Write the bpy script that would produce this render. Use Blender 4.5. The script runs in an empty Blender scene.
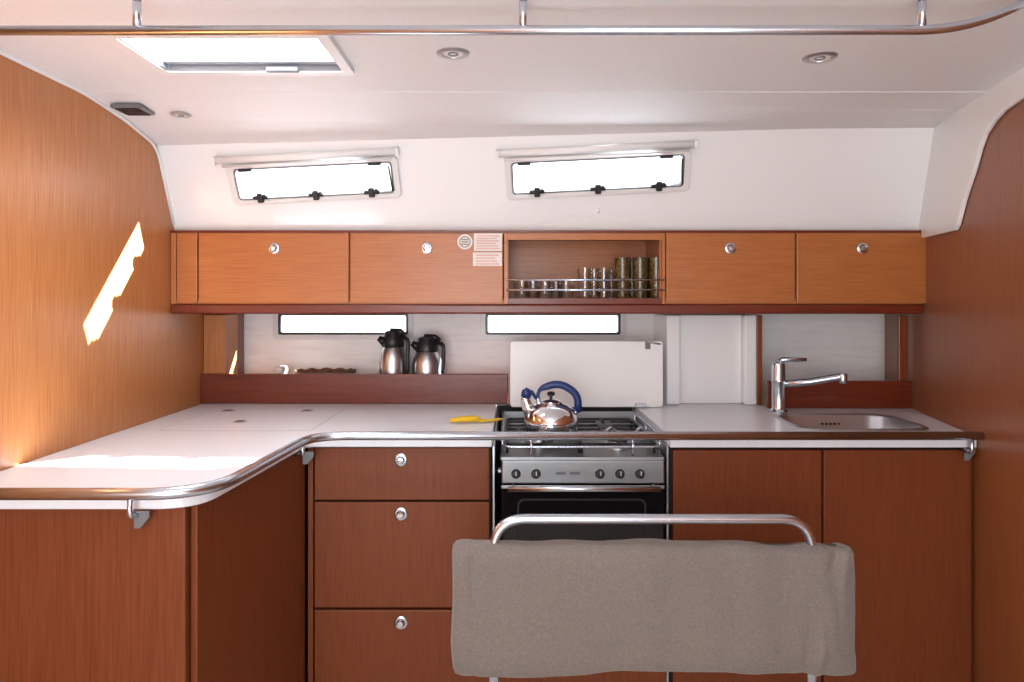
import bpy, bmesh, math, random
from mathutils import Vector, Matrix, noise
random.seed(4)
F=700.0; H=1.32            # focal length (px) and eye height (m) recovered from the photograph
def sx(p,d): return (p-512.0)*d/F
def sz(p,d): return H-(p-300.0)*d/F
S=bpy.context.scene
try:
    S.view_settings.view_transform='Standard'
    S.view_settings.look='None'
except Exception: pass
COL=S.collection
# ---------------------------------------------------------------- materials
def pmat(name,col,rough=.5,metal=0,bump=0,bscale=50,coat=0,trans=0,ior=1.45,var=0,sheen=0,spec=.5):
    m=bpy.data.materials.new(name); m.use_nodes=True; n=m.node_tree.nodes; l=m.node_tree.links
    b=n['Principled BSDF']; b.inputs['Base Color'].default_value=(*col,1)
    b.inputs['Roughness'].default_value=rough; b.inputs['Metallic'].default_value=metal
    b.inputs['Coat Weight'].default_value=coat; b.inputs['Transmission Weight'].default_value=trans
    b.inputs['IOR'].default_value=ior; b.inputs['Sheen Weight'].default_value=sheen
    b.inputs['Specular IOR Level'].default_value=spec
    tc=n.new('ShaderNodeTexCoord'); nt=n.new('ShaderNodeTexNoise'); nt.inputs['Scale'].default_value=bscale
    nt.inputs['Detail'].default_value=4
    l.new(tc.outputs['Object'],nt.inputs['Vector'])
    if bump:
        bp=n.new('ShaderNodeBump'); bp.inputs['Strength'].default_value=bump; bp.inputs['Distance'].default_value=.002
        l.new(nt.outputs['Fac'],bp.inputs['Height']); l.new(bp.outputs['Normal'],b.inputs['Normal'])
    if var:
        cr=n.new('ShaderNodeValToRGB'); e=cr.color_ramp.elements
        e[0].position=.3; e[1].position=.7
        e[0].color=(*[c*(1-var) for c in col],1); e[1].color=(*[min(1,c*(1+var)) for c in col],1)
        l.new(nt.outputs['Fac'],cr.inputs['Fac']); l.new(cr.outputs['Color'],b.inputs['Base Color'])
    return m
def wood(name,dark,mid,light,axis='z',rough=.38,coat=.25,fine=280,broad=14,spec=.35):
    m=bpy.data.materials.new(name); m.use_nodes=True; n=m.node_tree.nodes; l=m.node_tree.links
    b=n['Principled BSDF']; tc=n.new('ShaderNodeTexCoord')
    def mp(s,long):
        k=n.new('ShaderNodeMapping'); v=[s,s,s]; v['xyz'.index(axis)]=long
        k.inputs['Scale'].default_value=v; l.new(tc.outputs['Object'],k.inputs['Vector']); return k
    a=n.new('ShaderNodeTexNoise'); a.inputs['Scale'].default_value=1; a.inputs['Detail'].default_value=3
    l.new(mp(fine,8).outputs[0],a.inputs['Vector'])
    c=n.new('ShaderNodeTexNoise'); c.inputs['Scale'].default_value=1; c.inputs['Detail'].default_value=5; c.inputs['Distortion'].default_value=.3
    l.new(mp(broad*3,.7).outputs[0],c.inputs['Vector'])
    mx=n.new('ShaderNodeMix'); mx.data_type='FLOAT'; mx.inputs[0].default_value=.18
    l.new(a.outputs['Fac'],mx.inputs[2]); l.new(c.outputs['Fac'],mx.inputs[3])
    cr=n.new('ShaderNodeValToRGB'); e=cr.color_ramp.elements
    e[0].position=.26; e[0].color=(*dark,1); e[1].position=.76; e[1].color=(*light,1)
    k=e.new(.48); k.color=(*mid,1)
    l.new(mx.outputs[0],cr.inputs['Fac']); l.new(cr.outputs['Color'],b.inputs['Base Color'])
    b.inputs['Roughness'].default_value=rough; b.inputs['Coat Weight'].default_value=coat; b.inputs['Coat Roughness'].default_value=.25
    b.inputs['Specular IOR Level'].default_value=spec
    bp=n.new('ShaderNodeBump'); bp.inputs['Strength'].default_value=.08; bp.inputs['Distance'].default_value=.001
    l.new(a.outputs['Fac'],bp.inputs['Height']); l.new(bp.outputs['Normal'],b.inputs['Normal'])
    return m
M={}
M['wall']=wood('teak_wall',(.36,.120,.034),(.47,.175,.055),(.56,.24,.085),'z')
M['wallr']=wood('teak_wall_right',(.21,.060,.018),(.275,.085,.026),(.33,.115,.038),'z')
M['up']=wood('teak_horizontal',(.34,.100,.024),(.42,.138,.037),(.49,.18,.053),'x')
M['low']=wood('mahogany_fronts_dimmed',(.130,.030,.009),(.168,.042,.013),(.205,.056,.018),'z',rough=.45,coat=.04,spec=.25)  # redder wood, with the weaker light low down darkened into its colour
M['red']=wood('mahogany_trim',(.095,.014,.005),(.15,.023,.008),(.20,.038,.013),'x',rough=.3,coat=.15)
M['redz']=wood('mahogany_trim_vertical',(.14,.028,.009),(.22,.050,.016),(.29,.08,.028),'z',rough=.3,coat=.2)
M['pale']=wood('pale_striped_panel',(.80,.77,.75),(.90,.88,.87),(.92,.91,.90),'x',rough=.45,coat=0,fine=60,broad=12)
M['floor']=pmat('cream_sole_carpet',(.62,.60,.57),.9,bump=.5,bscale=150,var=.08)
M['ceil']=pmat('ceiling_liner',(.82,.815,.815),.6,bump=.15,bscale=90,var=.02)
M['gel']=pmat('white_gelcoat',(.86,.865,.87),.22,coat=.3,bump=.05,bscale=6)
M['count']=pmat('white_counter_laminate',(.77,.79,.83),.28,bump=.03,bscale=60,var=.015)
M['plast']=pmat('white_plastic',(.84,.84,.84),.35,bump=.03,bscale=80)
M['wframe']=pmat('window_frame_plastic',(.74,.73,.73),.35,bump=.03,bscale=80)
M['steel']=pmat('polished_steel',(.62,.68,.76),.24,1,bump=.02,bscale=200)
M['brush']=pmat('brushed_steel',(.58,.60,.63),.34,1,bump=.06,bscale=300)
M['dull']=pmat('dull_steel',(.34,.35,.36),.40,1,bump=.06,bscale=300)
M['mirror']=pmat('mirror_steel',(.80,.83,.87),.07,1,bump=.02,bscale=20)
M['black']=pmat('black_plastic',(.015,.015,.017),.35,bump=.05,bscale=120)
M['dark']=pmat('dark_recess',(.01,.009,.009),.7,bump=.05,bscale=50)
M['iron']=pmat('enamelled_iron',(.02,.02,.022),.45,bump=.2,bscale=300)
M['bglass']=pmat('black_oven_glass',(.006,.006,.008),.08,bump=.01,bscale=5,spec=.4)
M['grey']=pmat('grey_plastic',(.16,.16,.17),.4,bump=.05,bscale=90)
M['seam']=pmat('lid_seam',(.34,.34,.36),.5,bump=.05,bscale=90)
M['blue']=pmat('blue_handle',(.012,.030,.13),.35,bump=.03,bscale=90)
M['yellow']=pmat('yellow_plastic',(.80,.52,.02),.35,bump=.03,bscale=90)
M['fleece']=pmat('fleece_blanket',(.185,.160,.142),.95,bump=1.0,bscale=240,sheen=.22,var=.14,spec=.1)
M['added_settee']=pmat('added_settee_fabric',(.70,.68,.65),.9,bump=.4,bscale=200,var=.05)
M['paper']=pmat('paper_label',(.80,.76,.73),.7,bump=.02,bscale=50)
M['pink']=pmat('pink_label',(.68,.36,.28),.7,bump=.02,bscale=50)
M['print']=pmat('printed_ink',(.25,.22,.21),.7,bump=.02,bscale=50)
M['wick']=pmat('wicker',(.16,.075,.035),.7,bump=.9,bscale=130,var=.4)
M['cloth']=pmat('tea_towel',(.7,.66,.6),.9,bump=.5,bscale=200)
M['blind']=pmat('blue_grey_blind',(.55,.60,.70),.8,bump=.1,bscale=90)
M['amber']=pmat('amber_glass',(.10,.070,.020),.15,bump=.9,bscale=120,coat=.5,var=.75,trans=.2)
def thin(name,tint,refl,facing,rough=.04):
    m=bpy.data.materials.new(name); m.use_nodes=True; n=m.node_tree.nodes; l=m.node_tree.links
    n.remove(n['Principled BSDF']); tr=n.new('ShaderNodeBsdfTransparent'); tr.inputs[0].default_value=(*tint,1)
    gl=n.new('ShaderNodeBsdfGlossy'); gl.inputs['Roughness'].default_value=rough
    lw=n.new('ShaderNodeLayerWeight'); lw.inputs['Blend'].default_value=.35
    ma=n.new('ShaderNodeMath'); ma.operation='MULTIPLY_ADD'; ma.inputs[1].default_value=facing; ma.inputs[2].default_value=refl
    l.new(lw.outputs['Facing'],ma.inputs[0])
    ms=n.new('ShaderNodeMixShader'); l.new(ma.outputs[0],ms.inputs[0]); l.new(tr.outputs[0],ms.inputs[1]); l.new(gl.outputs[0],ms.inputs[2])
    l.new(ms.outputs[0],n['Material Output'].inputs['Surface']); return m
M['pane']=thin('window_pane',(.97,.98,1),.02,.05)
M['glass']=thin('drinking_glass',(.97,.98,.98),.05,.40)
# ---------------------------------------------------------------- geometry helpers
def group(name,loc):
    e=bpy.data.objects.new(name,None); e.empty_display_size=.05; e.location=loc; COL.objects.link(e); return e
def add(name,bm,mat,parent=None,smooth=False,bevel=0,seg=2):
    me=bpy.data.meshes.new(name); bmesh.ops.recalc_face_normals(bm,faces=bm.faces); bm.to_mesh(me); bm.free()
    me.materials.append(M[mat] if isinstance(mat,str) else mat)
    o=bpy.data.objects.new(name,me); COL.objects.link(o)
    if smooth:
        for p in me.polygons: p.use_smooth=True
    if bevel:
        b=o.modifiers.new('bevel','BEVEL'); b.width=bevel; b.segments=seg; b.limit_method='ANGLE'; b.angle_limit=.6
    if parent is not None:
        o.parent=parent; o.matrix_parent_inverse=Matrix.Translation(-parent.location)
    return o
def box(name,x0,x1,y0,y1,z0,z1,mat,parent=None,bevel=0,mtx=None):
    bm=bmesh.new(); bmesh.ops.create_cube(bm,size=1)
    for v in bm.verts:
        v.co=Vector(((x0+x1)/2+v.co.x*(x1-x0),(y0+y1)/2+v.co.y*(y1-y0),(z0+z1)/2+v.co.z*(z1-z0)))
        if mtx: v.co=mtx@v.co
    return add(name,bm,mat,parent,bevel=bevel)
def prism(name,pts,h0,h1,mat,parent=None,mtx=None,bevel=0,holes=()):
    """polygon pts in local xy, extruded h0..h1 in local z"""
    bm=bmesh.new(); loops=[pts]+list(holes); edges=[]
    for L in loops:
        vs=[bm.verts.new((p[0],p[1],h0)) for p in L]
        for i in range(len(vs)): edges.append(bm.edges.new((vs[i],vs[(i+1)%len(vs)])))
    if holes: bmesh.ops.triangle_fill(bm,edges=edges,use_beauty=True)
    else: bm.faces.new(bm.verts)
    r=bmesh.ops.extrude_face_region(bm,geom=bm.faces[:])
    for v in [g for g in r['geom'] if isinstance(g,bmesh.types.BMVert)]: v.co.z+=h1-h0
    if mtx:
        for v in bm.verts: v.co=mtx@v.co
    return add(name,bm,mat,parent,bevel=bevel)
def rrect(cx,cy,w,h,r,n=6):
    out=[]
    for (sx_,sy_,a0) in ((1,1,0),(-1,1,90),(-1,-1,180),(1,-1,270)):
        for i in range(n+1):
            a=math.radians(a0+90*i/n); out.append((cx+sx_*(w/2-r)+r*math.cos(a),cy+sy_*(h/2-r)+r*math.sin(a)))
    return out
def fillet(pts,r,n=8):
    P=[Vector(p) for p in pts]; out=[P[0]]
    for i in range(1,len(P)-1):
        rr=r[i-1] if isinstance(r,(list,tuple)) else r
        a=(P[i-1]-P[i]); b=(P[i+1]-P[i]); t=min(rr,a.length*.49,b.length*.49)
        p0=P[i]+a.normalized()*t; p2=P[i]+b.normalized()*t
        for k in range(n+1):
            u=k/n; out.append(p0*(1-u)**2+P[i]*2*u*(1-u)+p2*u*u)
    out.append(P[-1]); return out
def tube(name,pts,r,mat,parent=None,n=14,cyclic=False,flat=1.0):
    P=[Vector(p) for p in pts]; bm=bmesh.new(); rings=[]; N=len(P); ref=None
    for i in range(N):
        if cyclic: t=(P[(i+1)%N]-P[i-1])
        else: t=P[min(i+1,N-1)]-P[max(i-1,0)]
        t.normalize()
        if ref is None:
            ref=Vector((0,0,1)) if abs(t.z)<.9 else Vector((0,1,0))
        s=t.cross(ref); s.normalize(); u=s.cross(t); u.normalize(); ref=u
        rad=r[i] if isinstance(r,(list,tuple)) else r
        rings.append([bm.verts.new(P[i]+s*math.cos(2*math.pi*k/n)*rad+u*math.sin(2*math.pi*k/n)*rad*flat) for k in range(n)])
    for i in range(N if cyclic else N-1):
        A=rings[i];B=rings[(i+1)%N]
        for k in range(n): bm.faces.new((A[k],A[(k+1)%n],B[(k+1)%n],B[k]))
    if not cyclic: bm.faces.new(rings[0]); bm.faces.new(rings[-1])
    return add(name,bm,mat,parent,smooth=True)
def lathe(name,prof,loc,mat,parent=None,axis='z',n=40,mtx=None,smooth=True):
    bm=bmesh.new(); rings=[]
    for (r,h) in prof:
        if r<1e-5: rings.append([bm.verts.new((0,0,h))])
        else: rings.append([bm.verts.new((r*math.cos(2*math.pi*k/n),r*math.sin(2*math.pi*k/n),h)) for k in range(n)])
    for A,B in zip(rings,rings[1:]):
        for k in range(n):
            q=[A[k%len(A)],A[(k+1)%len(A)],B[(k+1)%len(B)],B[k%len(B)]]
            q2=[]
            for v in q:
                if v not in q2: q2.append(v)
            if len(q2)>2: bm.faces.new(q2)
    if axis=='y-': R=Matrix.Rotation(math.radians(90),4,'X')      # local z -> -y (towards the cabin)
    elif axis=='x': R=Matrix.Rotation(math.radians(90),4,'Y')
    elif axis=='z-': R=Matrix.Rotation(math.radians(180),4,'X')
    else: R=Matrix.Identity(4)
    T=mtx if mtx is not None else Matrix.Translation(loc)@R
    for v in bm.verts: v.co=T@v.co
    o=add(name,bm,mat,parent,smooth=smooth)
    if smooth:
        e=o.modifiers.new('es','EDGE_SPLIT'); e.split_angle=math.radians(40)
    return o
def cut(o,cutters):
    for c in cutters:
        md=o.modifiers.new('b','BOOLEAN'); md.operation='DIFFERENCE'; md.object=c; md.solver='EXACT'
    dg=bpy.context.evaluated_depsgraph_get(); me=bpy.data.meshes.new_from_object(o.evaluated_get(dg))
    o.modifiers.clear(); o.data=me
    for c in cutters: bpy.data.objects.remove(c)
def knob(parent,x,y,z,s=1.0):
    lathe('latch_ring',[(0,0),(.019*s,0),(.019*s,.003),(.016*s,.005),(.0125*s,.005),(.0125*s,.002),(.0,.002)],(x,y,z),'steel',parent,'y-')
    lathe('latch_groove',[(.0125*s,.0022),(.0105*s,.0022),(.0105*s,.0026),(.0125*s,.0026),(.0125*s,.0022)],(x,y,z),'black',parent,'y-')
    lathe('latch_button',[(.0100*s,.001),(.0100*s,.012),(.008*s,.015),(0,.0155)],(x,y,z),'mirror',parent,'y-')
# ---------------------------------------------------------------- key planes
XL=-1.172
def XR(d): return 1.33+.22*(d-2.0)
CT=H-.391           # countertop level
CZ=H+.57            # ceiling level
YB=2.85             # hull side behind the galley
# floor
prism('floor',[(XL-.05,-1.7),(XR(-1.7)+.1,-1.7),(XR(3)+.05,3.0),(XL-.05,3.0)],-.04,0,'floor')
# left wall (bulkhead)
mtx=Matrix(((0,0,1,0),(1,0,0,0),(0,1,0,0),(0,0,0,1)))   # local (a,b,h)->(h,a,b)
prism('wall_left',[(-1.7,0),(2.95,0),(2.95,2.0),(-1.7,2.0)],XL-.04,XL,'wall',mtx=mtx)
# right wall (angled bulkhead)
p0=Vector((XR(-1.7),-1.7,0)); p1=Vector((XR(2.95),2.95,0)); dr=(p1-p0).normalized(); nr=Vector((dr.y,-dr.x,0))
MR=Matrix(((dr.x,0,nr.x,p0.x),(dr.y,0,nr.y,p0.y),(0,1,0,0),(0,0,0,1)))
LR=(p1-p0).length
def rl(d): return (d+1.7)/dr.y
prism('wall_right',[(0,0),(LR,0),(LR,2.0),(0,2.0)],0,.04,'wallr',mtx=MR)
# white moulded cove against right wall
cove=[(1.0,.497),(1.60,.499),(1.74,.497),(1.82,.492),(1.875,.478),(1.925,.455),(1.955,.425),(1.99,.375),(2.06,.295),(2.105,.225),(2.125,.212),(2.44,.212),(2.44,.60),(1.0,.60)]
prism('trim_1',[(rl(a),H+b) for a,b in cove],-.014,-.001,'gel',mtx=MR,bevel=.004)
# slim white edge trim where the left bulkhead meets ceiling and hull lining
tube('trim_4',fillet([(XL+.003,.2,CZ-.004),(XL+.003,1.92,CZ-.004),(XL+.003,2.12,H+.543),(XL+.003,2.305,H+.505),(XL+.003,2.42,H+.262)],.05),.005,'plast')
# ceiling
c=prism('ceiling',[(XL-.04,-1.7),(XR(-1.7)+.1,-1.7),(XR(1.915)+.1,1.915),(XL-.04,1.915)],CZ,CZ+.04,'ceil')
cut(c,[box('c',-.85,-.41,1.49,1.72,CZ-.1,CZ+.1,'ceil')])
bm=bmesh.new(); q=[]
for (x,y,z) in ((XL-.04,1.915,.5685),(1.5,1.915,.5685),(1.5,2.10,.568),(1.5,2.325,.562),(XL-.04,2.325,.505),(XL-.04,2.12,.549)):
    q.append(bm.verts.new((x,y,H+z)))
bm.faces.new((q[0],q[1],q[2],q[5])); bm.faces.new((q[5],q[2],q[3],q[4]))
r=bmesh.ops.extrude_face_region(bm,geom=bm.faces[:])
for v in [g for g in r['geom'] if isinstance(g,bmesh.types.BMVert)]: v.co.z+=.05
add('ceiling_side_panel',bm,'ceil')
# rear wall with companionway opening
prism('wall_rear',[(XL,0),(.52,0),(.52,CZ),(XL,CZ)],0,.04,'ceil',mtx=Matrix(((1,0,0,0),(0,0,1,-1.7),(0,1,0,0),(0,0,0,1))),
      holes=[[(-.95,.5),(.35,.5),(.35,1.75),(-.95,1.75)]])
# hull side lining above cabinets (fascia)
O=Vector((0,2.30,H+.53)); vd=Vector((0,.4127,-.9109)); nn=Vector((0,-.9109,-.4127))
FM=Matrix(((1,vd.x,nn.x,O.x),(0,vd.y,nn.y,O.y),(0,vd.z,nn.z,O.z),(0,0,0,1)))   # local (u, v down, n inward)
fas=box('wall_hull_upper',XL-.03,1.5,-.10,.335,-.03,0,'gel',mtx=FM)
# backsplash hull wall
back=box('wall_backsplash',XL,XR(YB),YB,YB+.03,0,H+.30,'pale')
LW=[(sx(278,YB),sx(409,YB)),(sx(485,YB),sx(621,YB))]
WB,WT=H-.143,H-.052     # sill and head of the low windows
cut(back,[box('c',a,b,YB-.1,YB+.1,WB,WT,'pale') for a,b in LW])
box('wall_hull_shelf',XL,XR(YB),2.46,YB+.03,H+.27,H+.30,'gel')
for i,(a,b) in enumerate(LW):
    g=group('window_%d'%(i+3),((a+b)/2,YB,H-.09))
    R=Matrix(((1,0,0,0),(0,0,-1,YB),(0,1,0,0),(0,0,0,1)))
    cx=(a+b)/2; w=b-a; cz=(WB+WT)/2; hh=WT-WB
    prism('frame',rrect(cx,cz,w+.036,hh+.036,.012),.001,.010,'wframe',g,mtx=R,holes=[rrect(cx,cz,w-.004,hh-.004,.008)],bevel=.002)
    prism('gasket',rrect(cx,cz,w-.002,hh-.002,.008),-.012,.004,'black',g,mtx=R,holes=[rrect(cx,cz,w-.024,hh-.022,.006)])
    prism('pane',rrect(cx,cz,w-.01,hh-.008,.006),-.018,-.014,'pane',g,mtx=R)
# upper windows
cutters=[]; WIN=[(sx(315,2.357),.140,.574,.142,1),(sx(597.5,2.347),.118,.618,.144,2)]
TILT=-.050
for (u,v,w,h,k) in WIN:
    T=FM@Matrix.Translation((u,v,0))@Matrix.Rotation(TILT,4,'Z')
    cutters.append(box('c',-w/2+.024,w/2-.024,-h/2+.018,h/2-.018,-.1,.1,'gel',mtx=T))
cut(fas,cutters)
for (u,v,w,h,k) in WIN:
    T=FM@Matrix.Translation((u,v,0))@Matrix.Rotation(TILT,4,'Z')
    g=group('window_%d'%k,T.translation)
    prism('frame',rrect(0,0,w,h,.018),.0005,.012,'wframe',g,mtx=T,holes=[rrect(0,0,w-.042,h-.034,.012)],bevel=.003)
    prism('gasket',rrect(0,0,w-.044,h-.034,.012),-.015,.009,'grey',g,mtx=T,holes=[rrect(0,0,w-.054,h-.044,.010)])
    prism('pane',rrect(0,0,w-.050,h-.040,.010),-.023,-.019,'pane',g,mtx=T)
    iw=w-.05; ih=h-.042
    for f in (-.36,.0,.36):       # friction hinges / catches along lower edge
        box('catch_base',f*iw-.026,f*iw+.026,ih/2-.010,ih/2+.002,.006,.020,'black',g,.003,mtx=T)
        box('catch_lever',f*iw-.010,f*iw+.010,ih/2-.020,ih/2+.012,.012,.026,'black',g,.003,mtx=T)
        box('catch_foot',f*iw+.012,f*iw+.020,ih/2-.016,ih/2+.0,.012,.022,'black',g,.002,mtx=T)
    for f in (-.43,.40):
        box('hinge',f*iw-.022,f*iw+.022,-ih/2-.004,-ih/2+.006,.004,.018,'black',g,.003,mtx=T)
    # opening arm
    tube('stay_arm',[T@Vector((iw/2-.006,-ih/2+.01,.016)),T@Vector((iw/2-.002,ih/2-.006,.016))],.003,'black',g)
    # roller blind
    b=group('roller_blind',T@Vector((0,-h/2-.02,.02)))
    bw=w/2+.016; yy=-h/2-.017
    off=-.012 if k==1 else -.005
    tube('blind_tube',[T@Vector((-bw+off,yy,.018)),T@Vector((bw+off,yy,.018))],.012,'plast',b)
    tube('blind_bottom_bar',[T@Vector((-bw+.02+off,yy+.022,.016)),T@Vector((bw-.02+off,yy+.022,.016))],.004,'plast',b)
    for s in (-1,1):
        box('bracket',s*bw+off-.005,s*bw+off+.005,yy-.014,yy+.014,.0,.034,'plast',b,.002,mtx=T)
# little hook on the hull lining
hk=group('coat_hook',FM@Vector((sx(598,2.4),.245,0)))
lathe('rosette',[(.010,0),(.010,.003),(.004,.005),(0,.005)],None,'plast',hk,mtx=FM@Matrix.Translation((sx(598,2.4),.245,.0)))
tube('hook',[FM@Vector((sx(598,2.4),.245,.003)),FM@Vector((sx(598,2.4),.247,.015)),FM@Vector((sx(598,2.4),.236,.02))],.003,'plast',hk)
# ---------------------------------------------------------------- ceiling hatch
g=group('window_5',(-.63,1.605,CZ))
def ringbox(name,x0,x1,y0,y1,z0,z1,t,mat,parent,bevel=0):
    cx=(x0+x1)/2; cy=(y0+y1)/2
    return prism(name,rrect(cx,cy,x1-x0,y1-y0,.012),z0,z1,mat,parent,holes=[rrect(cx,cy,x1-x0-2*t,y1-y0-2*t,.008)],bevel=bevel)
ringbox('frame',-.87,-.39,1.47,1.74,CZ-.012,CZ-.0005,.024,'plast',g,.003)
ringbox('inner_frame',-.848,-.412,1.492,1.718,CZ-.008,CZ+.016,.006,'grey',g)
box('pane',-.842,-.418,1.498,1.712,CZ+.020,CZ+.026,'pane',g)
box('blind_bar',-.841,-.419,1.692,1.698,CZ+.004,CZ+.012,'grey',g,.002)
box('blind',-.841,-.419,1.698,1.711,CZ+.006,CZ+.010,'blind',g)
box('handle',-.60,-.52,1.702,1.716,CZ-.014,CZ+.0,'grey',g,.003)
# downlights
for (x,y,z,s) in ((-.136,1.615,CZ,1),(.722,1.642,CZ,1),(-.985,2.085,H+.5515,.75)):
    g=group('ceiling_spotlight',(x,y,z))
    lathe('bezel',[(.024*s,.0),(.039*s,.0),(.039*s,.002),(.034*s,.004),(.025*s,.004),(.024*s,.001),(.024*s,0)],(x,y,z),'brush',g,'z-')
    lathe('lens',[(0,.002),(.024*s,.002),(.024*s,.0005),(0,.0005)],(x,y,z),'plast',g,'z-')
    lathe('bulb_ring',[(.012*s,.002),(.012*s,.004),(.009*s,.004),(.009*s,.002)],(x,y,z),'grey',g,'z-')
# air vent
g=group('ceiling_air_vent',(-1.10,2.03,H+.55))
z=H+.552
box('vent_body',-1.140,-1.055,1.985,2.070,z-.006,z+.004,'grey',g,.002)
for i in range(5): box('slat_%d'%i,-1.13,-1.065,1.993+i*.0155,2.001+i*.0155,z-.009,z-.0055,'black',g)
# ---------------------------------------------------------------- overhead grab rail
g=group('overhead_grab_rail',(0,1.3,H+.5))
zr=H+.499; d=1.30
tube('rail',fillet([(XL+.001,d,sz(30.5,d)),(.835,d,sz(30,d)),(.99,d,CZ-.002)],.12),.0088,'steel',g,20)
for xx in (137,523,922):
    tube('post',[(sx(xx,d),d,zr+.006),(sx(xx,d),d,CZ-.001)],.0075,'steel',g)
    lathe('collar',[(.0,0),(.014,0),(.014,.004),(0,.004)],(sx(xx,d),d,CZ-.005),'steel',g)
# ---------------------------------------------------------------- counters
inner=fillet([(-.057,2.0,0),(-.588,2.0,0),(-.632,1.405,0),(-1.171,1.405,0)],[.03,.09])
pts=[(p.x,p.y) for p in inner]+[(-1.171,2.848),(-.057,2.848)]
cl=prism('countertop',pts,CT-.03,CT,'count')
cl.modifiers.new('bv','BEVEL'); cl.modifiers['bv'].width=.004; cl.modifiers['bv'].segments=3; cl.modifiers['bv'].limit_method='ANGLE'
c2=prism('countertop',[(.453,2.0),(XR(2.0)-.003,2.0),(XR(2.848)-.003,2.848),(.453,2.848)],CT-.03,CT,'count')
cut(c2,[prism('c',rrect(1.075,2.245,.37,.27,.06),CT-.1,CT+.1,'count')])
# fridge lid set in the counter
g=group('fridge_lid',(-.85,2.3,CT))
prism('lid_seam',rrect(-.83,2.30,.46,.42,.02),CT+.0003,CT+.0006,'seam',g,holes=[rrect(-.83,2.30,.456,.416,.017)])
prism('lid_panel',rrect(-.83,2.30,.456,.416,.017),CT+.0003,CT+.0008,'count',g)
for (px_,d_) in ((228,2.46),(240,2.24),(307,2.46)):
    x=sx(px_,d_)
    lathe('finger_ring',[(.010,0),(.022,0),(.022,.002),(.016,.003),(.013,.001),(0,.001)],(x,d_,CT+.0009),'brush',g)
    lathe('finger_plate',[(0,.0),(.015,.0),(.015,.0015),(0,.0018)],(x,d_,CT+.0024),'wick',g)
# sink
g=group('kitchen_sink',(1.075,2.245,CT-.07))
bm=bmesh.new(); prev=None
for (w,h,r,z) in ((.405,.305,.07,.0008),(.403,.303,.07,.003),(.372,.272,.062,.0035),(.362,.262,.06,-.004),(.352,.252,.058,-.12),(.31,.21,.05,-.142),(.06,.06,.0299,-.146)):
    L=[bm.verts.new((a,b,CT+z)) for a,b in rrect(1.075,2.245,w,h,r)]
    if prev:
        for i in range(len(L)): bm.faces.new((prev[i],prev[(i+1)%len(L)],L[(i+1)%len(L)],L[i]))
    prev=L
bm.faces.new(prev)
add('basin',bm,'brush',g,smooth=True)
lathe('drain',[(.0,.0),(.03,.0),(.032,.003),(.0,.003)],(1.075,2.245,CT-.145),'steel',g)
for i in range(5): lathe('overflow_hole',[(0,0),(.004,0),(.004,.002),(0,.002)],(1.05+i*.014,2.3695,CT-.028),'black',g,'y-')
# faucet
fx=sx(779,2.43); fd=2.435
g=group('kitchen_faucet',(fx,fd,CT))
lathe('base',[(0,0),(.031,0),(.031,.006),(.024,.012),(.0225,.016),(.0225,.105),(.0235,.107),(.0235,.114),(.0225,.116),(.0225,.165),(.020,.172),(0,.174)],(fx,fd,CT),'steel',g)
sp=[(fx+.015,fd-.005,CT+.098),(fx+.10,fd-.03,CT+.110),(fx+.19,fd-.055,CT+.130),(fx+.205,fd-.06,CT+.131)]
tube('spout',sp,[.0135,.0125,.0125,.012],'steel',g)
lathe('aerator',[(0,0),(.013,0),(.0145,.004),(.0145,.03),(.012,.034),(0,.034)],(fx+.196,fd-.058,CT+.108),'steel',g)
tube('lever',[(fx,fd,CT+.172),(fx+.01,fd-.01,CT+.184),(fx+.085,fd-.03,CT+.186)],[.014,.009,.006],'steel',g)
# ---------------------------------------------------------------- backboards (fiddles) and verticals
box('trim_2',XL+.001,sx(508,2.64),2.63,2.65,CT+.001,sz(374,2.63),'red',None,.003)
box('trim_3',.92,XR(2.53)-.006,2.52,2.54,CT+.001,sz(381,2.52),'red',None,.003)
g=group('wooden_end_post',(-1.12,2.8,1.1))
box('post',XL+.002,sx(240,2.80),2.78,2.845,CT+.001,H-.056,'redz',g,.003)
box('facing',XL+.002,sx(226,2.66),2.655,2.778,CT+.001,H-.056,'wall',g,.002)
g=group('light_switch',(sx(231,2.78),2.77,sz(352,2.78)))
box('plate',sx(228,2.78),sx(235,2.78),2.772,2.779,sz(357,2.78),sz(346,2.78),'plast',g,.002)
box('rocker',sx(229.5,2.78),sx(233.5,2.78),2.768,2.773,sz(354,2.78),sz(349,2.78),'grey',g,.001)
g=group('wooden_end_post',(1.42,2.55,1.1))
box('post',sx(898,2.55),XR(2.55)-.010,2.545,2.56,CT+.001,H-.056,'redz',g,.003)
# white moulded locker column
g=group('white_locker_column',(.75,2.7,1.1))
xa,xb=sx(667,2.60),sx(757,2.60); zt=H-.056
box('side_left',xa,xa+.05,2.60,2.845,CT+.001,zt,'gel',g,.006)
box('side_right',xb-.045,xb,2.60,2.845,CT+.001,zt,'gel',g,.006)
box('recess_back',xa+.05,xb-.045,2.635,2.845,CT+.001,zt,'gel',g,.004)
box('wood_edge',xb+.001,xb+.02,2.60,2.845,CT+.001,zt,'redz',g,.002)
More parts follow.
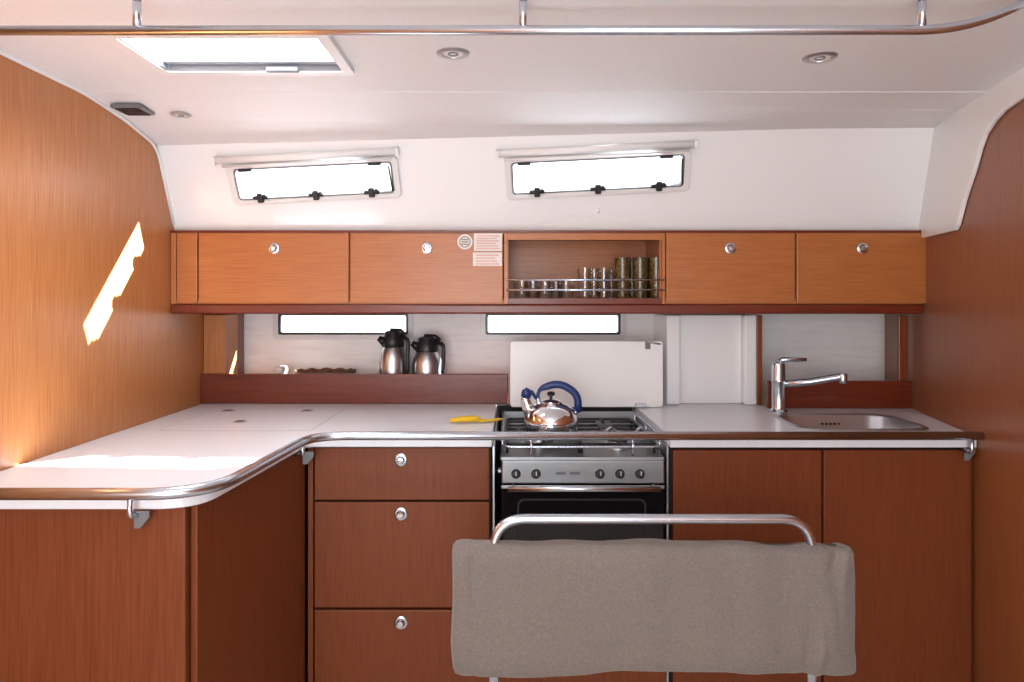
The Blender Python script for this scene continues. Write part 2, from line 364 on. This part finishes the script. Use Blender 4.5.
# ---------------------------------------------------------------- wall cabinets
g=group('wall_cabinet',(.13,2.6,H+.1))
D=2.40; zt=sz(230,D)+.0; zb=sz(304,D)
X0=XL+.002; X1=XR(D)-.008
box('top',X0,X1,D+.006,2.84,zt-.016,zt-.001,'red',g)
box('bottom',X0,X1,D+.004,2.84,zb-.0,zb+.016,'up',g)
box('rail',X0,X1,D-.006,D+.02,zb-.034,zb-.001,'red',g,.006)
box('underside',X0,X1,D+.02,2.84,zb-.02,zb-.001,'red',g)
box('top_edge',X0,X1,D-.001,D+.006,zt-.010,zt-.001,'red',g)
box('end_left',X0,sx(176,D),D-.002,D+.02,zb,zt-.011,'up',g,.002)
box('end_right',sx(927.5,D),X1,D-.002,D+.02,zb,zt-.011,'red',g,.002)
for (a,b,kx) in ((177,197.5,None),(199,349,274.5),(350.5,503,427),(666,794.5,730),(796.5,926.5,862)):
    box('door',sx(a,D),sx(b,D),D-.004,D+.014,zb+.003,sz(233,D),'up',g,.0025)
    if kx: knob(g,sx(kx,D),D-.004,sz(248.5,D))
for a in (198,350,504,665,795.5): box('divider',sx(a,D)-.008+(.008 if a==504 else (-.008 if a==665 else 0))-.0,sx(a,D)+.008+(.008 if a==504 else (-.008 if a==665 else 0)),D+.015,2.84,zb+.016,zt-.016,'up',g)
box('shelf_back',sx(504,D)+.016,sx(665,D)-.016,2.66,2.67,zb+.016,zt-.016,'up',g)
box('open_side_left',sx(504,D),sx(508,D),D-.003,D+.016,zb,zt-.011,'up',g,.001)
box('open_side_right',sx(662,D),sx(665,D),D-.003,D+.016,zb,zt-.011,'up',g,.001)
box('open_top',sx(508,D),sx(662,D),D-.003,D+.016,sz(240,D),zt-.011,'up',g,.001)
box('open_lip',sx(508,D),sx(662,D),D-.003,D+.016,zb,zb+.02,'red',g,.001)
for yy in (280,290): tube('glass_rail',[(sx(506,D),D-.008,sz(yy,D)),(sx(664,D),D-.008,sz(yy,D))],.0035,'steel',g)
# stickers
g=group('round_sticker',(sx(465,D),D-.005,sz(242,D)))
lathe('disc',[(0,0),(.026,0),(.026,.0008),(0,.0008)],(sx(465,D),D-.0045,sz(242,D)),'paper',g,'y-')
lathe('ring',[(.016,.0009),(.0195,.0009),(.0195,.0013),(.016,.0013),(.016,.0009)],(sx(465,D),D-.0045,sz(242,D)),'print',g,'y-')
for i in range(3): box('mark_%d'%i,sx(461.5,D),sx(468.5,D),D-.0062,D-.0055,sz(240.4+i*2.3,D),sz(239.2+i*2.3,D),'print',g)
g=group('notice_label',(sx(488,D),D-.005,sz(248,D)))
box('paper',sx(474,D),sx(502,D),D-.0055,D-.0045,sz(251,D),sz(233.5,D),'paper',g)
for i in range(6): box('line_%d'%i,sx(476.5,D),sx(500-(i*3)%5,D),D-.0060,D-.0056,sz(236.6+i*2.5,D),sz(235.6+i*2.5,D),'pink',g)
g=group('notice_label',(sx(488,D),D-.005,sz(259,D)))
box('paper',sx(473,D),sx(502,D),D-.0055,D-.0045,sz(266,D),sz(252.5,D),'paper',g)
for i in range(4): box('line_%d'%i,sx(476,D),sx(499-(i*4)%6,D),D-.0060,D-.0056,sz(255.9+i*2.9,D),sz(254.8+i*2.9,D),'pink',g)
# glasses on the open shelf
SF=zb+.0165
def glass(px_,d_,r,h,mat='glass',kind='drinking_glass',base=.008,taper=.85):
    x=sx(px_,d_); t=.0022
    o=lathe(kind,[(0,0),(r*taper,0),(r*taper*1.02,.003),(r*.96,h*.6),(r,h),(r-t,h),(r*.95-t,h*.6),(r*taper-t,base),(0,base)],(x,d_,SF+.0005),mat,None,n=28)
    return o
for a,dd in ((585,2.47),(604,2.48),(594,2.56),(611,2.57)): glass(a,dd,.028,.110)
for a,dd in ((522,2.47),(545,2.48),(566,2.50),(533,2.57),(556,2.58)): glass(a,dd,.033,.070,taper=.75)
for a,dd in ((622.5,2.47),(640,2.475),(656,2.48),(632,2.56),(651,2.56)):
    glass(a,dd,.0285,.146,'amber','amber_tumbler',taper=.76)
# ---------------------------------------------------------------- drawer unit
DB=2.02
def carc(g,x0,x1,y1=2.60,top=CT-.031):
    box('carcass',x0,x1,DB+.02,y1,.10,top,'dark',g)
    box('plinth',x0,x1,DB+.05,DB+.07,.001,.10,'dark',g)
def dx(p): return sx(p,DB)
g=group('drawer_unit',(-.3,2.3,.45))
carc(g,dx(312),dx(491))
box('stile_left',dx(308),dx(313),DB,DB+.02,.10,CT-.031,'low',g,.001)
for (a,b) in ((447.5,500),(502,607.5),(610,716),(718,780)):
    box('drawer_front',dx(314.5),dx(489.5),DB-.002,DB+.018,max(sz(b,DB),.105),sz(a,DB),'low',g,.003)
for kz in (459.5,513.5,622): knob(g,dx(401),DB-.002,sz(kz,DB))
g=group('base_cabinet',(.9,2.3,.45))
carc(g,dx(671),dx(973),2.5,CT-.155)
box('top_stretcher',dx(671),dx(973),DB+.02,DB+.03,CT-.155,CT-.031,'dark',g)
for (a,b) in ((673,821.5),(823.5,971)):
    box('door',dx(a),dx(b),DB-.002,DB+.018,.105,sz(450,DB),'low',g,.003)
box('side_filler',dx(972.5),XR(DB)-.004,DB+.004,DB+.02,.10,CT-.031,'redz',g)
# peninsula cabinet
g=group('peninsula_cabinet',(-.9,1.7,.45))
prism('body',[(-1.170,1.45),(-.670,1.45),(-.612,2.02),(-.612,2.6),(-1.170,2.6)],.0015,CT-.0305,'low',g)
box('front_panel',-1.170,-.668,1.430,1.449,.01,CT-.032,'low',g,.003)
ang=math.atan2(.058,.57)
Ts=Matrix.Translation((-.668,1.452,0))@Matrix.Rotation(-ang,4,'Z')
box('side_door',.001,.016,.0,.53,.03,CT-.034,'low',g,.003,mtx=Ts)
box('side_stile',.001,.014,.534,.57,.03,CT-.034,'low',g,.002,mtx=Ts)
# ---------------------------------------------------------------- counter rail
g=group('counter_fiddle_rail',(.2,1.965,CT))
zr=CT+.010
path=fillet([(XL+.001,1.375,zr),(-.600,1.375,zr),(-.560,1.963,zr),(1.318,1.963,zr)],[.13,.10],12)
tube('rail',path,.0122,'steel',g,20)
for (x,y,dxx,dyy) in ((sx(130,1.375),1.375,0,.03),(-.577,1.93,-.03,.02),(1.29,1.963,0,.035)):
    tube('bracket_stem',fillet([(x,y,zr-.008),(x,y,CT-.036),(x+dxx,y+dyy,CT-.040)],.01),.0055,'steel',g)
    prism('bracket_plate',[(0,0),(.030,0),(.030,.012),(.012,.034),(0,.034)],-.002,.002,'grey',g,mtx=Matrix(((1,0,0,x-.004),(0,0,1,y+dyy*.8),(0,-1,0,CT-.031),(0,0,0,1))))
# ---------------------------------------------------------------- gas stove
x0,x1=sx(503,2.02),sx(662,2.02)
g=group('gas_stove',(.2,2.25,.7))
xs0,xs1=x0-.008,x1+.008
TZ=H-.452   # hob top
box('oven_body',x0,x1,2.03,2.50,.33,TZ-.012,'iron',g,.004)
box('hob_tray',xs0,xs1,2.015,2.52,TZ-.012,TZ,'dull',g,.004)
box('rear_guard',xs0,xs1,2.505,2.52,TZ,TZ+.052,'dull',g,.003)
box('control_panel',x0-.004,x1+.004,2.004,2.03,sz(484,2.0),sz(461,2.0),'dull',g,.004)
for i,p in enumerate((516,536,600,620,640)):
    x=sx(p,2.0)
    lathe('knob_%d'%i,[(0,.0),(.0135,0),(.0135,.004),(.0105,.006),(.0095,.022),(0,.023)],(x,2.004,sz(474,2.0)),'black',g,'y-',n=24)
    box('knob_mark_%d'%i,x-.001,x+.001,1.980,1.983,sz(474,2.0),sz(470,2.0),'paper',g)
for i in range(2): box('burn_logo_%d'%i,sx(556+i*14,2.0),sx(566+i*14,2.0),2.0025,2.0045,sz(475,2.0),sz(472,2.0),'grey',g)
box('oven_door',x0-.004,x1+.004,2.008,2.03,.40,sz(485.5,2.0),'bglass',g,.004)
prism('door_window_frame',rrect(.2,.62,.37,.26,.02),0,.001,'iron',g,mtx=Matrix(((1,0,0,.0),(0,0,-1,2.0078),(0,1,0,0),(0,0,0,1))),holes=[rrect(.2,.62,.36,.25,.017)])
box('door_strip',x0-.004,x1+.004,2.004,2.009,sz(489,2.0),sz(486,2.0),'brush',g,.001)
box('lower_panel',x0-.004,x1+.004,2.012,2.03,.33,.395,'brush',g,.003)
hz=sz(488.5,1.975)
tube('door_handle',[(x0+.015,1.968,hz),(x1-.015,1.968,hz)],.008,'steel',g)
for x in (x0+.03,x1-.03): tube('handle_post',[(x,1.968,hz),(x,2.010,hz)],.006,'steel',g)
# hob fiddle frame
fz=TZ+.052
tube('hob_rail',fillet([(xs0+.006,2.5,fz),(xs0+.006,2.03,fz),(xs1-.006,2.03,fz),(xs1-.006,2.5,fz)],.03),.005,'steel',g)
for x in (xs0+.006,xs1-.006):
    for y in (2.06,2.27,2.48): tube('hob_post',[(x,y,TZ-.001),(x,y,fz)],.004,'steel',g)
for x in (xs0+.09,xs1-.09): tube('hob_post',[(x,2.03,TZ-.001),(x,2.03,fz)],.004,'steel',g)
tube('hob_rail_lower',fillet([(xs0+.006,2.5,TZ+.026),(xs0+.006,2.03,TZ+.026),(xs1-.006,2.03,TZ+.026),(xs1-.006,2.5,TZ+.026)],.03),.0035,'steel',g)
GZ=TZ+.028
for bi,(bx,by,br) in enumerate(((.085,2.20,.045),(.325,2.16,.038),(.325,2.38,.045),(.085,2.41,.03))):
    lathe('burner_%d'%bi,[(br*1.35,0),(br*1.35,.003),(br,.005),(br,.012),(br*.8,.013),(br*.8,.019),(0,.020)],(bx,by,TZ),'brush',g,n=30)
    lathe('burner_cap_%d'%bi,[(br*.78,0),(br*.78,.003),(0,.004)],(bx,by,TZ+.019),'iron',g,n=30)
for gx0,gx1 in ((xs0+.02,.198),(.206,xs1-.02)):
    tube('grate_frame',fillet([(gx0+.1,2.055,GZ),(gx1,2.055,GZ),(gx1,2.49,GZ),(gx0,2.49,GZ),(gx0,2.055,GZ),(gx0+.1,2.055,GZ)],.015,4),.0045,'iron',g,8)
    m_=(gx0+gx1)/2
    for y in (2.12,2.20,2.28,2.35,2.42): 
        tube('grate_bar',[(gx0,y,GZ+.003),(m_-.025,y,GZ+.003)],.0038,'iron',g,8); tube('grate_bar',[(m_+.025,y,GZ+.003),(gx1,y,GZ+.003)],.0038,'iron',g,8)
    for y0,y1 in ((2.055,2.17),(2.23,2.33),(2.40,2.49)): tube('grate_bar',[(m_,y0,GZ+.003),(m_,y1,GZ+.003)],.0038,'iron',g,8)
    for x in (gx0,gx1):
        for y in (2.07,2.47): tube('grate_foot',[(x,y,TZ),(x,y,GZ)],.004,'iron',g,8)
# pot clamps
for bx in (.28,.37):
    tube('pot_clamp',fillet([(bx,2.03,fz),(bx,2.08,fz+.012),(bx+.02,2.13,fz+.012),(bx+.04,2.13,fz)],.01),.004,'steel',g,8)
# gimbal side brackets
for x in (xs0-.001,xs1+.001):
    s=-1 if x<.2 else 1
    lathe('gimbal_pin',[(0,0),(.010,0),(.010,.010),(0,.010)],(x if s>0 else x-.010,2.26,TZ-.10),'steel',g,'x')
# lining of the stove recess (belongs to the gimballed stove housing)
box('housing_back',-.050,.446,2.60,2.61,.001,CT-.0,'dark',g)
box('housing_kick_panel',-.050,.446,2.02,2.04,.001,.31,'low',g,.003)
box('housing_left',-.0555,-.0505,2.02,2.6,.002,CT-.032,'brush',g)
box('housing_right',.4465,.4515,2.02,2.6,.002,CT-.032,'brush',g)
# stove lid (raised cover)
g=group('hob_cover_panel',(.27,2.55,1.1))
lx0,lx1=sx(510,2.54),sx(663,2.54); Rl=Matrix(((1,0,0,0),(0,0,-1,2.55),(0,1,0,0),(0,0,0,1))); lb=CT+.002
prism('cover_panel',rrect((lx0+lx1)/2,(sz(341,2.54)+lb)/2,lx1-lx0,sz(341,2.54)-lb,.012),0,.012,'plast',g,mtx=Rl,bevel=.003)
tube('top_edge',[(lx0+.01,2.544,sz(342,2.54)),(lx1-.01,2.544,sz(342,2.54))],.004,'brush',g)
box('catch',sx(645,2.54),sx(650,2.54),2.530,2.540,sz(349,2.54),sz(342,2.54),'grey',g,.002)
tube('catch_arm',[(sx(645,2.54),2.532,sz(342,2.54)),(sx(660,2.54),2.532,sz(344,2.54))],.003,'brush',g)
for f in (.15,.85):
    x=lx0+(lx1-lx0)*f
    box('hinge_leaf',x-.02,x+.02,2.524,2.538,lb+.001,lb+.016,'brush',g,.002)
# ---------------------------------------------------------------- kettle
kx,ky,kz=sx(551,2.20),2.20,GZ+.0072
g=group('whistling_kettle',(kx,ky,kz))
lathe('body',[(0,0),(.070,0),(.080,.006),(.085,.022),(.083,.048),(.073,.072),(.055,.088),(.036,.094),(.034,.096),(0,.097)],(kx,ky,kz),'mirror',g,n=56)
lathe('lid',[(.036,0),(.036,.003),(.022,.009),(.0,.012)],(kx,ky,kz+.0955),'mirror',g)
lathe('lid_knob',[(.005,0),(.005,.008),(.012,.012),(.013,.018),(.008,.023),(0,.024)],(kx,ky,kz+.106),'black',g,n=24)
tube('spout',[(kx-.055,ky,kz+.055),(kx-.074,ky,kz+.082),(kx-.080,ky,kz+.104),(kx-.081,ky,kz+.112)],[.026,.019,.0145,.014],'mirror',g,18)
tube('whistle_cap',[(kx-.080,ky,kz+.111),(kx-.076,ky,kz+.128),(kx-.070,ky,kz+.138)],[.0155,.0165,.008],'blue',g,18)
tube('whistle_lever',[(kx-.074,ky,kz+.130),(kx-.06,ky,kz+.128),(kx-.046,ky,kz+.106)],[.006,.006,.005],'blue',g,12)
hp=fillet([(kx-.040,ky,kz+.088),(kx-.042,ky,kz+.136),(kx+.028,ky,kz+.158),(kx+.084,ky,kz+.120),(kx+.086,ky,kz+.066)],[.04,.045,.04],10)
nh=len(hp)
tube('handle',hp,[.0055+.0065*min(1,max(0,(i/nh-.15)*5)) for i in range(nh)],'blue',g,16)
tube('handle_strap',[(kx-.038,ky,kz+.080),(kx-.040,ky,kz+.110)],.007,'steel',g)
tube('handle_strap',[(kx+.070,ky,kz+.060),(kx+.088,ky,kz+.070)],.008,'steel',g)
# ---------------------------------------------------------------- thermos jugs
def thermos(px_,d_,r,top):
    x=sx(px_,d_); z0=CT+.0005; h=top-z0
    g=group('thermos_jug',(x,d_,z0))
    b=h*.76
    lathe('body',[(0,0),(r*.98,0),(r,.006),(r,b*.72),(r*.93,b*.85),(r*.76,b*.97),(r*.72,b),(0,b)],(x,d_,z0),'brush',g)
    lathe('foot',[(r*1.0,.0),(r*1.02,.0),(r*1.02,.014),(r*1.0,.015)],(x,d_,z0),'black',g)
    lathe('collar',[(r*.74,0),(r*.80,.004),(r*.80,h*.10),(r*.66,h*.17),(r*.62,h*.215),(r*.4,h*.235),(0,h*.24)],(x,d_,z0+b-.001),'black',g)
    tube('pour_lip',[(x-r*.5,d_-.01,z0+b+h*.06),(x-r*1.0,d_-.015,z0+b+h*.13)],[.020,.011],'black',g)
    tube('lever',[(x-.01,d_,z0+h*.985),(x+r*.55,d_-.002,z0+h*.985),(x+r*.9,d_-.004,z0+h*.93)],[.012,.011,.008],'black',g)
    tube('handle',fillet([(x+r*.6,d_-.01,z0+h*.90),(x+r*1.18,d_-.03,z0+h*.88),(x+r*1.12,d_-.03,z0+h*.42),(x+r*.9,d_-.02,z0+h*.36)],.02),.008,'black',g)
thermos(393,2.74,.054,sz(330,2.74)); thermos(427,2.74,.058,sz(336,2.74))
# basket on ledge
bx=sx(325,2.74)
g=group('wicker_basket',(bx,2.74,CT))
bm=bmesh.new(); prev=None; n=40
for (s,z) in ((.80,0),(.9,.05),(1.0,.105),(.97,.105),(.86,.05),(.76,.006)):
    L=[bm.verts.new((bx+.115*s*math.cos(2*math.pi*k/n),2.74+.07*s*math.sin(2*math.pi*k/n),CT+.0005+z)) for k in range(n)]
    if prev:
        for i in range(n): bm.faces.new((prev[i],prev[(i+1)%n],L[(i+1)%n],L[i]))
    else: bm.faces.new(L)
    prev=L
bm.faces.new(prev); add('weave',bm,'wick',g,smooth=True)
tube('rim',[(bx+.115*math.cos(2*math.pi*k/n),2.74+.07*math.sin(2*math.pi*k/n),CT+.110+.004*math.sin(k*1.9)) for k in range(n)],.007,'wick',g,8,cyclic=True)
g=group('folded_tea_towel',(sx(285,2.7),2.7,CT))
for i in range(4): box('fold_%d'%i,sx(276,2.7),sx(287,2.7)-.002*i,2.66+.002*i,2.74,CT+.001+i*.034,CT+.034+i*.034,'cloth',g,.012)
# ---------------------------------------------------------------- yellow kitchen tool
hx,hy=sx(450,2.2),2.20
g=group('yellow_kitchen_knife',(hx,hy,CT))
tube('handle',[(hx,hy,CT+.012),(hx+.03,hy+.008,CT+.014),(hx+.075,hy+.02,CT+.015),(hx+.095,hy+.026,CT+.010)],[.008,.0115,.013,.008],'yellow',g,14,flat=.8)
T=Matrix.Translation((hx+.085,hy+.022,CT+.004))@Matrix.Rotation(math.radians(24),4,'Z')
prism('blade_sheath',[(0,-.012),(.06,-.012),(.085,-.002),(.085,.006),(0,.012)],0,.006,'yellow',g,mtx=T,bevel=.001)
prism('blade',[(.08,-.003),(.10,.0),(.08,.005)],.002,.004,'brush',g,mtx=T)
# ---------------------------------------------------------------- bench frame with blanket
d=1.5
g=group('tubular_backrest_frame',(.3,d,.5))
xa,xb=sx(495,d)-.003,sx(811,d)+.002; zt=sz(519,d)
tube('hoop',fillet([(xa,d,.012),(xa,d,zt),(xb,d,zt),(xb,d,.012)],.07,12),.0105,'steel',g,20)
for x in (xa,xb): lathe('floor_flange',[(0,0),(.035,0),(.035,.004),(.014,.010),(.014,.02),(0,.02)],(x,d,.001),'steel',g)
# blanket: one continuous wrap draped over the hoop
bx0,bx1=sx(451,d)+.004,sx(857,d)-.012; bz0,bz1=sz(670,d),sz(542,d)
bm=bmesh.new(); NU,NV=170,110
cxz=((bx0+bx1)/2,(bz0+bz1)/2); hw=(bx1-bx0)/2; hh=(bz1-bz0)/2; tk=.040
rows=[]
for i in range(NU+1):
    u=-1+2*i/NU
    e=(1-abs(u)**26)**(1/2.6) if abs(u)<1 else 0
    ring=[]
    for j in range(NV):
        a=2*math.pi*j/NV; ca,sa=math.cos(a),math.sin(a)
        py=tk*math.copysign(abs(ca)**.75,ca); pz=hh*math.copysign(abs(sa)**.22,sa)
        squeeze=.35+.65*e
        x=cxz[0]+u*hw; y=d+py*squeeze; z=cxz[1]+pz*(.93+.07*e)
        z+=.005*math.sin(u*3.1+.6)*(1 if sa<0 else .35)+(.006*noise.noise(Vector((u*4,sa*2,0))))
        if sa>0: z-=.004*(u+0.2)*sa
        w=noise.noise(Vector((x*4.5,z*6,2.1)))*.016+noise.noise(Vector((x*13,z*7+x*4,7)))*.0065+noise.noise(Vector((x*30,z*20,3)))*.0018
        fold=.010*math.exp(-((x-(bx1-.05)-.04*math.sin(z*9))/.010)**2)-.006*math.exp(-((x-(bx1-.075)-.04*math.sin(z*9))/.012)**2)-.004*math.exp(-((x-(bx0+.045))/.01)**2)
        y-=(w+fold)*(1 if ca<0 else -1)*squeeze
        x+=noise.noise(Vector((z*9,0,5)))*.006*(abs(u)**8)
        ring.append(bm.verts.new((x,y,z)))
    rows.append(ring)
for A,B in zip(rows,rows[1:]):
    for k in range(NV): bm.faces.new((A[k],A[(k+1)%NV],B[(k+1)%NV],B[k]))
bm.faces.new(rows[0]); bm.faces.new(rows[-1])
add('fleece_blanket',bm,'fleece',None,smooth=True)
# pale seat added out of view behind the camera to lighten reflections and bounce
g=group('added_settee',(-.3,-1.3,.3))
box('base',-1.165,.50,-1.60,-.95,.001,.30,'added_settee',g,.02)
for i in range(3): box('seat_cushion_%d'%i,-1.16+i*.55,-.62+i*.55,-1.60,-.93,.301,.44,'added_settee',g,.03)
# ---------------------------------------------------------------- light
W=bpy.data.worlds.new('daylight'); S.world=W; W.use_nodes=True
W.node_tree.nodes['Background'].inputs[0].default_value=(.93,.97,1,1); W.node_tree.nodes['Background'].inputs[1].default_value=3.4
sd=bpy.data.lights.new('sun','SUN'); sd.energy=90; sd.angle=.009; sd.color=(.94,.97,1)
so=bpy.data.objects.new('sun',sd); COL.objects.link(so); so.location=(3,4,5)
so.rotation_euler=Vector((-1,-.575,-.705)).to_track_quat('-Z','Y').to_euler()
def area(name,loc,to,sxx,syy,e,col):
    a=bpy.data.lights.new(name,'AREA'); a.shape='RECTANGLE'; a.size=sxx; a.size_y=syy; a.energy=e; a.color=col
    o=bpy.data.objects.new(name,a); COL.objects.link(o); o.location=loc
    o.rotation_euler=(Vector(to)-Vector(loc)).to_track_quat('-Z','Y').to_euler(); return o
area('companionway_daylight',(-.3,-1.58,1.25),(-.2,2,1.25),1.2,1.1,35,(.91,.96,1))
area('overhead_fill',(-.2,.35,CZ-.02),(-.2,.35,0),.9,.5,6,(.93,.97,1))  # added soft fill from above, not a fitting of the cabin
area('hatch_daylight',(-.63,1.60,CZ+.12),(-.63,1.60,0),.42,.22,9,(.93,.97,1))
area('upward_fill',(-.2,-.35,.55),(-.2,.1,2.4),1.3,1.0,19,(.88,.95,1))  # added fill aimed upwards to brighten the ceiling, no real fitting
# ---------------------------------------------------------------- camera
cd=bpy.data.cameras.new('camera'); cd.sensor_width=36; cd.lens=36*F/1024; cd.shift_y=-41/1024; cd.clip_start=.02
co=bpy.data.objects.new('camera',cd); COL.objects.link(co); co.location=(0,0,H); co.rotation_euler=(math.radians(90),0,0)
S.camera=co
